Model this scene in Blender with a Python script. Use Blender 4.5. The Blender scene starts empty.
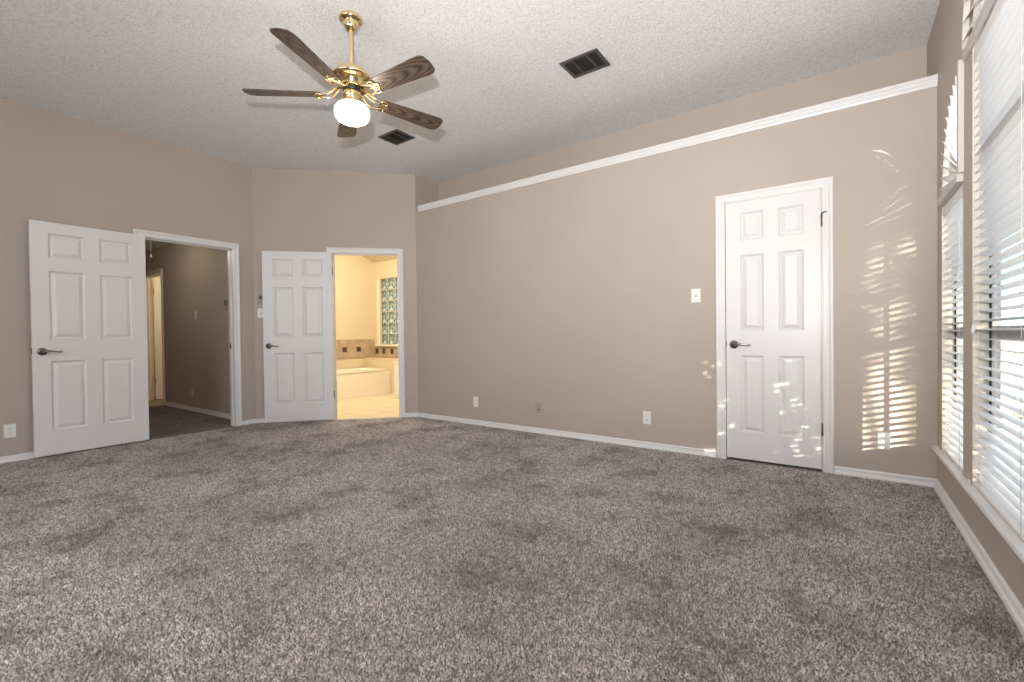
import bpy, bmesh, math, random
from mathutils import Vector, Matrix

random.seed(7)
scene = bpy.context.scene
COL = scene.collection
PI = math.pi

# ------------------------------------------------------------------ camera
YAW, PITCH, ROLL, CAMH = 0.6221, -0.0121, 0.0119, 1.0134
rt = Vector((math.cos(YAW), math.sin(YAW), 0)); fw0 = Vector((-math.sin(YAW), math.cos(YAW), 0)); zz = Vector((0, 0, 1))
fw = fw0 * math.cos(PITCH) + zz * math.sin(PITCH)
up0 = -fw0 * math.sin(PITCH) + zz * math.cos(PITCH)
cr = rt * math.cos(ROLL) - up0 * math.sin(ROLL)
cu = rt * math.sin(ROLL) + up0 * math.cos(ROLL)
cam_d = bpy.data.cameras.new('camera'); cam = bpy.data.objects.new('camera', cam_d); COL.objects.link(cam)
cam_d.sensor_fit = 'HORIZONTAL'; cam_d.sensor_width = 36.0; cam_d.lens = 455.4935 * 36.0 / 1024.0
cam_d.clip_start = 0.02; cam_d.clip_end = 200
m = Matrix.Identity(4)
for i in range(3):
    m[i][0] = cr[i]; m[i][1] = cu[i]; m[i][2] = -fw[i]
m[2][3] = CAMH
cam.matrix_world = m
scene.camera = cam

# ------------------------------------------------------------------ colour management, world, sun, flash, rear fill
scene.view_settings.view_transform = 'Standard'
scene.view_settings.look = 'None'
scene.view_settings.gamma = 1.0
scene.view_settings.use_curve_mapping = False
scene.view_settings.exposure = 0.0
scene.cycles.use_denoising = True
scene.cycles.max_bounces = 10
scene.cycles.diffuse_bounces = 6
scene.cycles.transparent_max_bounces = 24
scene.cycles.sample_clamp_indirect = 6.0

SUN_DIR = Vector((-0.65, 1.0, -0.176)).normalized()      # direction the light travels
world = bpy.data.worlds.new('sky'); scene.world = world; world.use_nodes = True
wn = world.node_tree; bg = wn.nodes['Background']
sky = wn.nodes.new('ShaderNodeTexSky'); sky.sky_type = 'NISHITA'; sky.sun_disc = False
sky.sun_elevation = math.radians(25); sky.sun_rotation = math.radians(152); sky.air_density = 0.7; sky.dust_density = 1.2
hz = wn.nodes.new('ShaderNodeMix'); hz.data_type = 'RGBA'; hz.inputs[0].default_value = 0.55; hz.inputs[7].default_value = (0.92, 0.96, 1.0, 1)   # thin bright haze
wn.links.new(sky.outputs[0], hz.inputs[6]); wn.links.new(hz.outputs[2], bg.inputs[0]); bg.inputs[1].default_value = 1.0

def light(name, kind, loc, energy, color=(1, 1, 1), size=0.1, size_y=None, direction=None):
    d = bpy.data.lights.new(name, kind); d.energy = energy; d.color = color
    if kind == 'AREA':
        d.size = size
        if size_y: d.shape = 'RECTANGLE'; d.size_y = size_y
    elif kind == 'SUN': d.angle = size
    else: d.shadow_soft_size = size
    o = bpy.data.objects.new(name, d); COL.objects.link(o); o.location = loc
    if direction is not None: o.rotation_euler = Vector(direction).to_track_quat('-Z', 'Y').to_euler()
    return o

light('sun', 'SUN', (3, -4, 3), 17.0, (1.0, 0.86, 0.68), math.radians(0.6), direction=SUN_DIR)
# the photographer's flash, a hand's breadth above the lens (it throws the fan's shadow on the ceiling)
fl_ = light('camera_flash', 'SPOT', (-0.10, -0.02, 1.32), 505.0, (1.0, 0.985, 0.975), 0.03, direction=(-0.30, 0.74, 0.84))
fl_.data.spot_size = math.radians(150); fl_.data.spot_blend = 1.0
# added fill lamp, out of view in a recess of the wall behind the camera
light('rear_fill', 'AREA', (-2.4, -2.62, 1.45), 148.0, (0.95, 0.975, 1.0), 3.3, 1.9, direction=(-0.25, 1, -0.55))

# ------------------------------------------------------------------ room numbers (metres, carpet at z = 0, camera above the origin)
D, W, L, H, D2, LZ, BX = 3.9733, 0.5156, -5.6636, 3.048, 4.3897, 2.634, -4.3199
AY = D + (L - BX)                 # corner of left wall and 45 degree wall
REAR = -2.6
HALLY, HALLX, HALLC = 2.60, -10.6, 2.46
BWX, BWY = -7.278, 5.586          # bathroom far walls
S45 = math.sqrt(0.5)

# ------------------------------------------------------------------ materials
def mat(name, color, rough=0.5, metal=0.0, spec=0.5, **kw):
    mt = bpy.data.materials.new(name); mt.use_nodes = True
    b = mt.node_tree.nodes['Principled BSDF']
    b.inputs['Base Color'].default_value = (*color, 1); b.inputs['Roughness'].default_value = rough
    b.inputs['Metallic'].default_value = metal; b.inputs['Specular IOR Level'].default_value = spec
    for k, v in kw.items(): b.inputs[k.replace('_', ' ')].default_value = v
    return mt
def nd(mt, t, **props):
    n = mt.node_tree.nodes.new(t)
    for k, v in props.items(): setattr(n, k, v)
    return n
def lk(mt, a, b): mt.node_tree.links.new(a, b)
def bsdf(mt): return mt.node_tree.nodes['Principled BSDF']
def coords(mt, kind='Object', scale=(1, 1, 1), rot=(0, 0, 0)):
    tc = nd(mt, 'ShaderNodeTexCoord'); mp = nd(mt, 'ShaderNodeMapping')
    mp.inputs['Scale'].default_value = scale; mp.inputs['Rotation'].default_value = rot
    lk(mt, tc.outputs[kind], mp.inputs[0]); return mp.outputs[0]
def noise(mt, vec, scale, detail=2, rough=0.5):
    n = nd(mt, 'ShaderNodeTexNoise'); n.inputs['Scale'].default_value = scale
    n.inputs['Detail'].default_value = detail; n.inputs['Roughness'].default_value = rough
    lk(mt, vec, n.inputs['Vector']); return n
def bump(mt, height, strength, dist, normal=None):
    b = nd(mt, 'ShaderNodeBump'); b.inputs['Strength'].default_value = strength; b.inputs['Distance'].default_value = dist
    lk(mt, height, b.inputs['Height'])
    if normal is not None: lk(mt, normal, b.inputs['Normal'])
    lk(mt, b.outputs[0], bsdf(mt).inputs['Normal']); return b.outputs[0]
def ramp(mt, fac, stops):
    r = nd(mt, 'ShaderNodeValToRGB'); e = r.color_ramp.elements
    while len(e) < len(stops): e.new(0.5)
    for el, (p, c) in zip(e, stops): el.position = p; el.color = (*c, 1)
    lk(mt, fac, r.inputs[0]); return r.outputs[0]
def mixc(mt, fac, a, b, mode='MIX'):
    mx = nd(mt, 'ShaderNodeMix', data_type='RGBA', blend_type=mode)
    if isinstance(fac, (int, float)): mx.inputs[0].default_value = fac
    else: lk(mt, fac, mx.inputs[0])
    for sock, v in ((mx.inputs[6], a), (mx.inputs[7], b)):
        if isinstance(v, tuple): sock.default_value = (*v, 1)
        else: lk(mt, v, sock)
    return mx.outputs[2]

def paint(name, color, bs=0.18):
    mt = mat(name, color, 0.62, spec=0.35)
    v = coords(mt)
    n = noise(mt, v, 55, 3); bump(mt, n.outputs['Fac'], bs, 0.004)
    big = noise(mt, v, 1.4, 2)
    c = ramp(mt, big.outputs['Fac'], [(0.3, tuple(x * 0.97 for x in color)), (0.7, tuple(min(1, x * 1.03) for x in color))])
    lk(mt, c, bsdf(mt).inputs['Base Color'])
    return mt
M = {}
M['wall'] = paint('taupe_paint', (0.47, 0.405, 0.355))
M['bathwall'] = paint('cream_paint', (0.66, 0.57, 0.43))
def popcorn():
    mt = mat('popcorn_ceiling', (0.75, 0.73, 0.72), 0.9, spec=0.1)
    v = coords(mt)
    a = noise(mt, v, 70, 4, 0.7)
    vo = nd(mt, 'ShaderNodeTexVoronoi'); vo.inputs['Scale'].default_value = 85; lk(mt, v, vo.inputs['Vector'])
    c = ramp(mt, a.outputs['Fac'], [(0.32, (0.65, 0.65, 0.655)), (0.5, (0.82, 0.82, 0.825)), (0.7, (0.90, 0.90, 0.905))])
    lk(mt, c, bsdf(mt).inputs['Base Color'])
    b1 = bump(mt, vo.outputs['Distance'], 0.35, 0.006)
    bump(mt, a.outputs['Fac'], 0.6, 0.01, b1)
    return mt
M['ceiling'] = popcorn()
def carpet():
    mt = mat('taupe_cut_pile_carpet', (0.2, 0.17, 0.16), 0.97, spec=0.05)
    v = coords(mt)
    a = noise(mt, v, 95, 3, 0.75); b2 = noise(mt, v, 42, 3, 0.7); c3 = noise(mt, v, 2.3, 4, 0.6); d4 = noise(mt, v, 0.75, 2, 0.5)
    ad = nd(mt, 'ShaderNodeMath', operation='ADD'); lk(mt, a.outputs['Fac'], ad.inputs[0]); lk(mt, b2.outputs['Fac'], ad.inputs[1])
    hf = nd(mt, 'ShaderNodeMath', operation='MULTIPLY'); lk(mt, ad.outputs[0], hf.inputs[0]); hf.inputs[1].default_value = 0.5
    col = ramp(mt, hf.outputs[0], [(0.36, (0.075, 0.060, 0.056)), (0.46, (0.195, 0.162, 0.153)), (0.54, (0.305, 0.262, 0.25)), (0.66, (0.50, 0.445, 0.43))])
    pile = ramp(mt, c3.outputs['Fac'], [(0.38, (0.74, 0.74, 0.75)), (0.5, (0.97, 0.97, 0.97)), (0.68, (1.08, 1.07, 1.06))])
    col = mixc(mt, 0.8, col, pile, 'MULTIPLY')
    lk(mt, col, bsdf(mt).inputs['Base Color'])
    bump(mt, hf.outputs[0], 0.9, 0.02)
    return mt
M['carpet'] = carpet()
def pile_m():
    mt = mat('taupe_tufts', (0.3, 0.26, 0.25), 0.97, spec=0.05)
    v = coords(mt); g = nd(mt, 'ShaderNodeNewGeometry')
    col = ramp(mt, g.outputs['Random Per Island'], [(0.0, (0.20, 0.177, 0.171)), (0.28, (0.41, 0.368, 0.355)), (0.75, (0.555, 0.505, 0.49)), (1.0, (0.72, 0.67, 0.655))])
    c3 = noise(mt, v, 2.9, 4, 0.62); c4 = noise(mt, v, 28, 2, 0.5)
    pile_ = ramp(mt, c3.outputs['Fac'], [(0.38, (0.60, 0.60, 0.60)), (0.46, (0.93, 0.93, 0.93)), (0.62, (1.12, 1.11, 1.10))])
    c5 = noise(mt, v, 0.9, 3, 0.6)
    col = mixc(mt, 0.7, col, ramp(mt, c5.outputs['Fac'], [(0.36, (0.72, 0.72, 0.72)), (0.55, (1.06, 1.06, 1.06))]), 'MULTIPLY')
    col = mixc(mt, 0.8, col, pile_, 'MULTIPLY')
    col = mixc(mt, 0.7, col, ramp(mt, c4.outputs['Fac'], [(0.35, (0.62, 0.62, 0.62)), (0.6, (1.12, 1.12, 1.12))]), 'MULTIPLY')
    lk(mt, col, bsdf(mt).inputs['Base Color']); return mt
M['pile'] = pile_m()
M['white'] = mat('white_semi_gloss_paint', (0.75, 0.735, 0.73), 0.32)
M['door'] = mat('white_door_paint', (0.74, 0.73, 0.73), 0.36)
M['plate'] = mat('white_plastic', (0.82, 0.80, 0.77), 0.35)
M['plate_tan'] = mat('tan_plastic', (0.38, 0.335, 0.28), 0.4)
M['slot'] = mat('dark_slot', (0.03, 0.03, 0.03), 0.6)
M['nickel'] = mat('aged_nickel', (0.30, 0.275, 0.25), 0.28, 1.0)
M['hinge'] = mat('worn_nickel', (0.20, 0.185, 0.17), 0.35, 0.9)
M['darkmetal'] = mat('dark_bronze', (0.05, 0.043, 0.04), 0.4, 0.7)
M['brass'] = mat('polished_brass', (0.83, 0.66, 0.36), 0.16, 1.0)
M['brassdull'] = mat('satin_brass', (0.78, 0.60, 0.36), 0.42, 0.85)
M['blackring'] = mat('black_plastic', (0.02, 0.018, 0.016), 0.4)
def wood():
    mt = mat('walnut_blade', (0.14, 0.09, 0.065), 0.35)
    v = coords(mt, 'Object', (2.2, 17.0, 1.0))
    n1 = noise(mt, coords(mt, 'Object', (6.0, 90.0, 1.0)), 1.0, 3, 0.6)
    wv = nd(mt, 'ShaderNodeTexWave', wave_type='RINGS', rings_direction='Z'); wv.inputs['Scale'].default_value = 1.5
    wv.inputs['Distortion'].default_value = 3.2; wv.inputs['Detail'].default_value = 3; wv.inputs['Detail Scale'].default_value = 1.2
    lk(mt, v, wv.inputs['Vector'])
    c = ramp(mt, wv.outputs['Color'], [(0.0, (0.026, 0.016, 0.012)), (0.3, (0.075, 0.050, 0.038)), (1.0, (0.130, 0.091, 0.070))])
    c = mixc(mt, 0.6, c, ramp(mt, n1.outputs['Fac'], [(0.35, (0.5, 0.48, 0.47)), (0.65, (1.1, 1.1, 1.1))]), 'MULTIPLY')
    lk(mt, c, bsdf(mt).inputs['Base Color']); return mt
M['wood'] = wood()
def globe():
    mt = mat('lit_opal_glass', (0.95, 0.93, 0.88), 0.3)
    b = bsdf(mt); b.inputs['Emission Color'].default_value = (1.0, 0.88, 0.68, 1); b.inputs['Emission Strength'].default_value = 3.2
    return mt
M['globe'] = globe()
M['blind'] = mat('white_faux_wood', (0.83, 0.825, 0.81), 0.4)
M['cord'] = mat('white_cord', (0.75, 0.74, 0.70), 0.8)
M['winframe'] = mat('grey_window_frame', (0.42, 0.42, 0.42), 0.5)
M['gasket'] = mat('dark_gasket', (0.03, 0.032, 0.035), 0.6)
M['reveal'] = mat('cream_reveal_paint', (0.62, 0.575, 0.51), 0.5)
def glass():
    mt = bpy.data.materials.new('window_glass'); mt.use_nodes = True; nt = mt.node_tree
    nt.nodes.remove(nt.nodes['Principled BSDF'])
    t = nt.nodes.new('ShaderNodeBsdfTransparent'); t.inputs[0].default_value = (0.93, 0.97, 0.98, 1)
    g = nt.nodes.new('ShaderNodeBsdfGlossy'); g.inputs['Roughness'].default_value = 0.02
    mx = nt.nodes.new('ShaderNodeMixShader'); mx.inputs[0].default_value = 0.06
    nt.links.new(t.outputs[0], mx.inputs[1]); nt.links.new(g.outputs[0], mx.inputs[2])
    nt.links.new(mx.outputs[0], nt.nodes['Material Output'].inputs[0]); return mt
M['glass'] = glass()
def tiles(name, c1, c2, grout, sx, rough=0.35):
    mt = mat(name, c1, rough)
    v = coords(mt, 'Object')
    br = nd(mt, 'ShaderNodeTexBrick', offset=0.0, squash=1.0); br.inputs['Scale'].default_value = 1.0
    br.inputs['Color1'].default_value = (*c1, 1); br.inputs['Color2'].default_value = (*c2, 1); br.inputs['Mortar'].default_value = (*grout, 1)
    br.inputs['Mortar Size'].default_value = 0.006; br.inputs['Brick Width'].default_value = sx; br.inputs['Row Height'].default_value = sx
    lk(mt, v, br.inputs['Vector']); lk(mt, br.outputs['Color'], bsdf(mt).inputs['Base Color']); return mt
M['floortile'] = tiles('cream_floor_tile', (0.70, 0.63, 0.50), (0.66, 0.59, 0.46), (0.36, 0.30, 0.21), 0.33)
M['walltile'] = mat('tan_wall_tile', (0.42, 0.335, 0.25), 0.35)
_v = coords(M['walltile']); _n = noise(M['walltile'], _v, 7, 4)
lk(M['walltile'], ramp(M['walltile'], _n.outputs['Fac'], [(0.3, (0.36, 0.28, 0.20)), (0.7, (0.50, 0.40, 0.30))]), bsdf(M['walltile']).inputs['Base Color'])
M['accent'] = mat('bronze_accent_tile', (0.10, 0.065, 0.04), 0.3, 0.4)
M['tub'] = mat('white_tub_acrylic', (0.80, 0.76, 0.68), 0.2)
M['tubdeck'] = mat('cream_deck_tile', (0.68, 0.58, 0.43), 0.35)
def block():
    mt = mat('wavy_glass_block', (0.62, 0.70, 0.62), 0.12, Transmission_Weight=0.75, IOR=1.45)
    v = coords(mt); n = noise(mt, v, 16, 2); bump(mt, n.outputs['Fac'], 0.9, 0.05)
    n2 = noise(mt, v, 21, 2, 0.6)
    lk(mt, ramp(mt, n2.outputs['Fac'], [(0.40, (0.13, 0.15, 0.10)), (0.56, (0.66, 0.68, 0.53))]), bsdf(mt).inputs['Base Color'])
    return mt
M['block'] = block()
M['grout'] = mat('white_grout', (0.72, 0.68, 0.58), 0.8)
def grass_m():
    mt = mat('pale_dry_lawn', (0.30, 0.29, 0.17), 0.9, spec=0.1)
    v = coords(mt); n = noise(mt, v, 3, 5)
    lk(mt, ramp(mt, n.outputs['Fac'], [(0.3, (0.20, 0.22, 0.11)), (0.7, (0.42, 0.39, 0.27))]), bsdf(mt).inputs['Base Color']); return mt
M['lawn'] = grass_m()
M['reflector'] = mat('pale_reflector', (0.62, 0.60, 0.57), 0.85)
M['leaf'] = mat('green_leaf', (0.07, 0.13, 0.04), 0.55)
M['bark'] = mat('grey_bark', (0.16, 0.125, 0.10), 0.9)
M['siding'] = mat('white_siding', (0.78, 0.79, 0.80), 0.6)
M['roofing'] = mat('grey_shingle', (0.26, 0.27, 0.29), 0.8)
M['bluepane'] = mat('blue_reflecting_pane', (0.18, 0.36, 0.50), 0.08, spec=0.8)
M['fence'] = mat('weathered_fence_boards', (0.50, 0.47, 0.42), 0.8)

# ------------------------------------------------------------------ mesh building
class MB:
    def __init__(s): s.v = []; s.f = []; s.sm = []
    def add(s, vs, fs, smooth=False):
        o = len(s.v); s.v += [tuple(p) for p in vs]; s.f += [tuple(i + o for i in f) for f in fs]; s.sm += [smooth] * len(fs); return s
    def box(s, x0, x1, y0, y1, z0, z1, T=None):
        vs = [Vector((x, y, z)) for z in (z0, z1) for y in (y0, y1) for x in (x0, x1)]
        if T: vs = [T @ p for p in vs]
        return s.add(vs, [(0, 2, 3, 1), (4, 5, 7, 6), (0, 1, 5, 4), (2, 6, 7, 3), (0, 4, 6, 2), (1, 3, 7, 5)])
    def prism(s, poly, fn, d0, d1, smooth=False):
        """poly: 2-D points; fn(a, b, d) -> 3-D point; extruded between d0 and d1"""
        n = len(poly); vs = [fn(a, b, d0) for a, b in poly] + [fn(a, b, d1) for a, b in poly]
        s.add(vs, [tuple(range(n - 1, -1, -1)), tuple(range(n, 2 * n))])
        o = len(s.v) - 2 * n
        for i in range(n):
            j = (i + 1) % n; s.f.append((o + i, o + j, o + n + j, o + n + i)); s.sm.append(smooth)
        return s
    def lathe(s, prof, seg=32, T=None, sx=1.0, sy=1.0, smooth=True):
        vs = []; n = len(prof)
        for k in range(seg):
            a = 2 * PI * k / seg
            for r, z in prof: vs.append(Vector((r * math.cos(a) * sx, r * math.sin(a) * sy, z)))
        if T: vs = [T @ p for p in vs]
        fs = []
        for k in range(seg):
            k2 = (k + 1) % seg
            for i in range(n - 1): fs.append((k * n + i, k2 * n + i, k2 * n + i + 1, k * n + i + 1))
        return s.add(vs, fs, smooth)
    def tube(s, path, r, seg=10, T=None):
        P = [Vector(p) for p in path]; R = r if isinstance(r, (list, tuple)) else [r] * len(P)
        if T: P = [T @ p for p in P]
        vs = []; n0 = None
        for i, p in enumerate(P):
            t = (P[min(i + 1, len(P) - 1)] - P[max(i - 1, 0)]).normalized()
            if n0 is None:
                n0 = t.cross(Vector((0, 0, 1)))
                if n0.length < 1e-3: n0 = t.cross(Vector((1, 0, 0)))
            n0 = (n0 - t * n0.dot(t)).normalized(); b = t.cross(n0)
            for k in range(seg):
                a = 2 * PI * k / seg; vs.append(p + (n0 * math.cos(a) + b * math.sin(a)) * R[i])
        fs = [(i * seg + k, i * seg + (k + 1) % seg, (i + 1) * seg + (k + 1) % seg, (i + 1) * seg + k) for i in range(len(P) - 1) for k in range(seg)]
        fs += [tuple(range(seg - 1, -1, -1)), tuple((len(P) - 1) * seg + k for k in range(seg))]
        return s.add(vs, fs, True)
    def mesh(s, name, material):
        me = bpy.data.meshes.new(name); me.from_pydata(s.v, [], s.f)
        for p, k in zip(me.polygons, s.sm): p.use_smooth = k
        bm = bmesh.new(); bm.from_mesh(me); bmesh.ops.recalc_face_normals(bm, faces=bm.faces); bm.to_mesh(me); bm.free()
        me.materials.append(material); me.update(); return me
    def build(s, name, material, parent=None, bevel=0, loc=None):
        o = bpy.data.objects.new(name, s.mesh(name, material)); COL.objects.link(o)
        if parent: o.parent = parent
        if loc: o.location = loc
        if bevel:
            b = o.modifiers.new('bevel', 'BEVEL'); b.width = bevel; b.segments = 2; b.limit_method = 'ANGLE'; b.angle_limit = math.radians(40)
        return o
def tag(o, label=None, cat=None, group=None, kind=None):
    for k, v in (('label', label), ('category', cat), ('group', group), ('kind', kind)):
        if v: o[k] = v
    return o
def thing(name, label, cat, loc=(0, 0, 0), rz=0.0, group=None, kind=None):
    o = bpy.data.objects.new(name, None); o.empty_display_size = 0.1; COL.objects.link(o)
    o.location = loc; o.rotation_euler = (0, 0, rz); return tag(o, label, cat, group, kind)
def copy_tree(o, parent=None):
    c = o.copy(); COL.objects.link(c)
    if parent: c.parent = parent
    for ch in list(o.children): copy_tree(ch, c)
    return c
def struct(mb, name, material, label, cat, bevel=0):
    return tag(mb.build(name, material, None, bevel), label, cat, kind='structure')

# wall pieces: fn(u, z, d): u along the wall, d depth going out of the room
def f_main(u, z, d): return Vector((u, D + d, z))
def f_up(u, z, d): return Vector((u, D2 + d, z))
def f_left(u, z, d): return Vector((L - d, u, z))
def f_win(u, z, d): return Vector((W + d, u, z))
def f_ang(u, z, d): return Vector((L + u * S45 - d * S45, AY + u * S45 + d * S45, z))      # u from the left corner
ANGLEN = (BX - L) / S45
def rects(mb, fn, u0, u1, z0, z1, holes, d0, d1):
    us = sorted({u0, u1, *[h[0] for h in holes], *[h[1] for h in holes]}); zs = sorted({z0, z1, *[h[2] for h in holes], *[h[3] for h in holes]})
    for i in range(len(us) - 1):
        for j in range(len(zs) - 1):
            a, b, c, d = us[i], us[i + 1], zs[j], zs[j + 1]
            if any(h[0] <= (a + b) / 2 <= h[1] and h[2] <= (c + d) / 2 <= h[3] for h in holes): continue
            mb.prism([(a, c), (b, c), (b, d), (a, d)], fn, d0, d1)
    return mb

# ------------------------------------------------------------------ openings
DH = 2.045                                                     # top of door leaf openings
HD0, HD1 = 1.560, 2.400                                        # hall doorway in the left wall (y)
BD0, BD1 = 0.900, 1.672                                        # bathroom doorway in the angled wall (u)
CD0, CD1 = -0.738, -0.097                                      # closet door in the long wall (x)
W1A, W1B, W2A, W2B = 3.225, 3.815, 1.63, 3.03                  # windows in the window wall (y)
SILLZ, ARCH1Z, ARCH2Z = 0.272, 1.815, 2.335
R1, R2 = W1B - W1A, (W2B - W2A) / 2

# ------------------------------------------------------------------ floor, ceiling, walls
fl = MB().prism([(W + 0.2, REAR - 0.2), (W + 0.2, D2 + 0.1), (BX + 0.02, D2 + 0.1), (BX + 0.02 - 0.05, D + 0.03), (L - 0.03, AY + 0.05), (L - 0.03, HALLY + 0.2), (HALLX, HALLY + 0.2), (HALLX, 1.1), (L - 0.15, 1.1), (L - 0.15, REAR - 0.2)],
                lambda a, b, d: Vector((a, b, d)), -0.12, 0.0)
import numpy as np
def pile():
    rng = np.random.default_rng(3); sp = 0.0085
    xs = np.arange(L + 0.012, W - 0.026, sp); ys = np.arange(-0.7, D - 0.03, sp)
    X, Y = np.meshgrid(xs, ys); X = X.ravel(); Y = Y.ravel()
    X = X + rng.uniform(-0.5, 0.5, X.size) * sp; Y = Y + rng.uniform(-0.5, 0.5, Y.size) * sp
    k = (Y < D - 0.026) & (X < W - 0.026) & (X > L + 0.02) & (Y - AY < X - L - 0.04)
    k &= ~((Y > D - 0.034) & (X > CD0 - 0.08) & (X < CD1 + 0.08))
    X = X[k]; Y = Y[k]; n = X.size
    a = rng.uniform(0, 2 * PI, n); h = rng.uniform(0.006, 0.011, n); r = rng.uniform(0.0033, 0.0051, n)
    lx = rng.normal(0, 0.0038, n); ly = rng.normal(0, 0.0038, n)
    V = np.zeros((n, 5, 3), np.float32)
    for q in range(4):
        V[:, q, 0] = X + r * np.cos(a + q * PI / 2); V[:, q, 1] = Y + r * np.sin(a + q * PI / 2); V[:, q, 2] = -0.001
    V[:, 4, 0] = X + lx; V[:, 4, 1] = Y + ly; V[:, 4, 2] = h
    base = (np.arange(n) * 5)[:, None, None]
    F = (np.array([[0, 1, 4], [1, 2, 4], [2, 3, 4], [3, 0, 4]])[None] + base).reshape(-1)
    me = bpy.data.meshes.new('carpet_pile'); me.vertices.add(n * 5); me.vertices.foreach_set('co', V.ravel())
    me.loops.add(F.size); me.loops.foreach_set('vertex_index', F.astype(np.int32))
    me.polygons.add(n * 4); me.polygons.foreach_set('loop_start', np.arange(0, F.size, 3, dtype=np.int32))
    me.update(calc_edges=True); me.materials.append(M['pile'])
    o = bpy.data.objects.new('carpet_pile', me); COL.objects.link(o)
    return tag(o, 'short taupe tufts of the bedroom carpet', 'carpet pile', kind='stuff')
pile()
struct(fl, 'floor', M['carpet'], 'mottled taupe cut pile carpet covering the whole bedroom floor', 'floor')
ce = MB().prism([(W + 0.15, REAR - 0.15), (W + 0.15, D2 + 0.1), (BX - 0.08, D2 + 0.1), (BX - 0.08, D + 0.1), (L - 0.1, AY + 0.09), (L - 0.12, REAR - 0.15)], lambda a, b, d: Vector((a, b, H + d)), 0.0, 0.12)
struct(ce, 'ceiling', M['ceiling'], 'flat off white popcorn textured ceiling above the fan', 'ceiling')

wl = rects(MB(), f_left, REAR, AY + 0.03, 0, H, [(HD0 - 0.02, HD1 + 0.02, 0, DH + 0.02)], 0, 0.12)
struct(wl, 'wall_left', M['wall'], 'taupe left wall with the hallway doorway', 'wall')
wa = rects(MB(), f_ang, 0, ANGLEN, 0, H, [(BD0 - 0.02, BD1 + 0.02, 0, DH + 0.02)], 0, 0.12)
struct(wa, 'wall_corner', M['wall'], 'taupe angled wall holding the bathroom doorway', 'wall')
wm = rects(MB(), f_main, BX, W, 0, LZ, [(CD0 - 0.02, CD1 + 0.02, 0, DH + 0.02)], 0, 0.10)
wm.box(BX, W, D + 0.1, D2, LZ - 0.03, LZ)
struct(wm, 'wall_far', M['wall'], 'long taupe far wall ending in a high ledge', 'wall')
wu = rects(MB(), f_up, BX, W, 0, H, [], 0, 0.1)
struct(wu, 'wall_upper', M['wall'], 'shaded taupe wall set back above the high ledge', 'wall')
ws = MB().prism([(D + 0.0, 0), (D2, 0), (D2, H), (D, H)], lambda a, b, d: Vector((BX - d, a, b)), 0, 0.08)
struct(ws, 'wall_nook', M['wall'], 'short taupe side wall at the left end of the ledge', 'wall')
# window wall, with a quarter round and a half round head
ww = MB(); T = 0.095
def strip(u0, u1, z0, z1): ww.prism([(u0, z0), (u1, z0), (u1, z1), (u0, z1)], f_win, 0, T)
strip(REAR - 0.1, W2A, 0, H); strip(W2B, W1A, 0, H); strip(W1B, D2 + 0.1, 0, H); strip(W2A, W2B, 0, SILLZ - 0.005); strip(W1A, W1B, 0, SILLZ - 0.005)
NA = 20
def head(cu_, cz, r, a0, a1, n):
    for i in range(n):
        t0, t1 = a0 + (a1 - a0) * i / n, a0 + (a1 - a0) * (i + 1) / n
        ua, za, ub, zb = cu_ + r * math.cos(t0), cz + r * math.sin(t0), cu_ + r * math.cos(t1), cz + r * math.sin(t1)
        ww.prism([(ua, za), (ub, zb), (ub, H), (ua, H)], f_win, 0, T)
head(W1A, ARCH1Z, R1, 0, PI / 2, 16); head((W2A + W2B) / 2, ARCH2Z, R2, 0, PI, 28)
struct(ww, 'wall_right', M['wall'], 'taupe window wall with arched window openings', 'wall')
wr = MB(); rects(wr, lambda u, z, d: Vector((u, REAR - d, z)), L - 0.12, W + T, 0, H, [(-4.1, -0.7, 0.45, 2.45)], 0, 0.1)
wr.box(-4.3, -0.5, REAR - 0.14, REAR - 0.1, 0.3, 2.6)  # added plate closing the fill lamp's recess against the sun
struct(wr, 'wall_rear', M['wall'], 'taupe wall behind the viewer with an added recess for the fill lamp', 'wall')

# hallway shell
hw = rects(MB(), lambda u, z, d: Vector((u, HALLY + d, z)), HALLX, L - 0.12, 0, HALLC, [(-9.36, -8.56, 0, 2.06)], 0, 0.1)
hw.box(HALLX - 0.1, HALLX, 1.1, HALLY + 0.1, 0, HALLC)
hw.box(HALLX, L - 0.12, 1.0, 1.1, 0, HALLC)
struct(hw, 'wall_hall', M['wall'], 'dim taupe hallway wall seen through the left doorway', 'wall')
hc = MB().box(HALLX - 0.1, L - 0.12, 1.0, HALLY + 0.1, HALLC, HALLC + 0.08)
struct(hc, 'ceiling_hall', M['ceiling'], 'low hallway ceiling seen through the left doorway', 'ceiling')
# lit room off the hallway
sr = MB(); sr.box(-10.1, -10.0, HALLY + 0.1, 4.6, 0, HALLC); sr.box(-10.0, -8.0, 4.6, 4.7, 0, HALLC); sr.box(-8.0, -7.9, HALLY + 0.1, 4.6, 0, HALLC); sr.box(-10.1, -7.9, HALLY + 0.1, 4.7, HALLC, HALLC + 0.08)
struct(sr, 'wall_side', M['bathwall'], 'cream wall of the lit room off the hallway', 'wall')
sf = MB().box(-10.0, -8.0, HALLY + 0.2, 4.6, -0.1, 0.0)
struct(sf, 'floor_side', M['carpet'], 'carpet of the lit room off the hallway', 'floor')
light('side_room_light', 'POINT', (-8.7, 3.7, 2.1), 42, (1.0, 0.84, 0.52), 0.12)
light('hall_fill', 'POINT', (-7.2, 1.75, 2.25), 8.5, (1.0, 0.86, 0.66), 0.12)  # added fill to lift the dim hallway, no fixture

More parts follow.
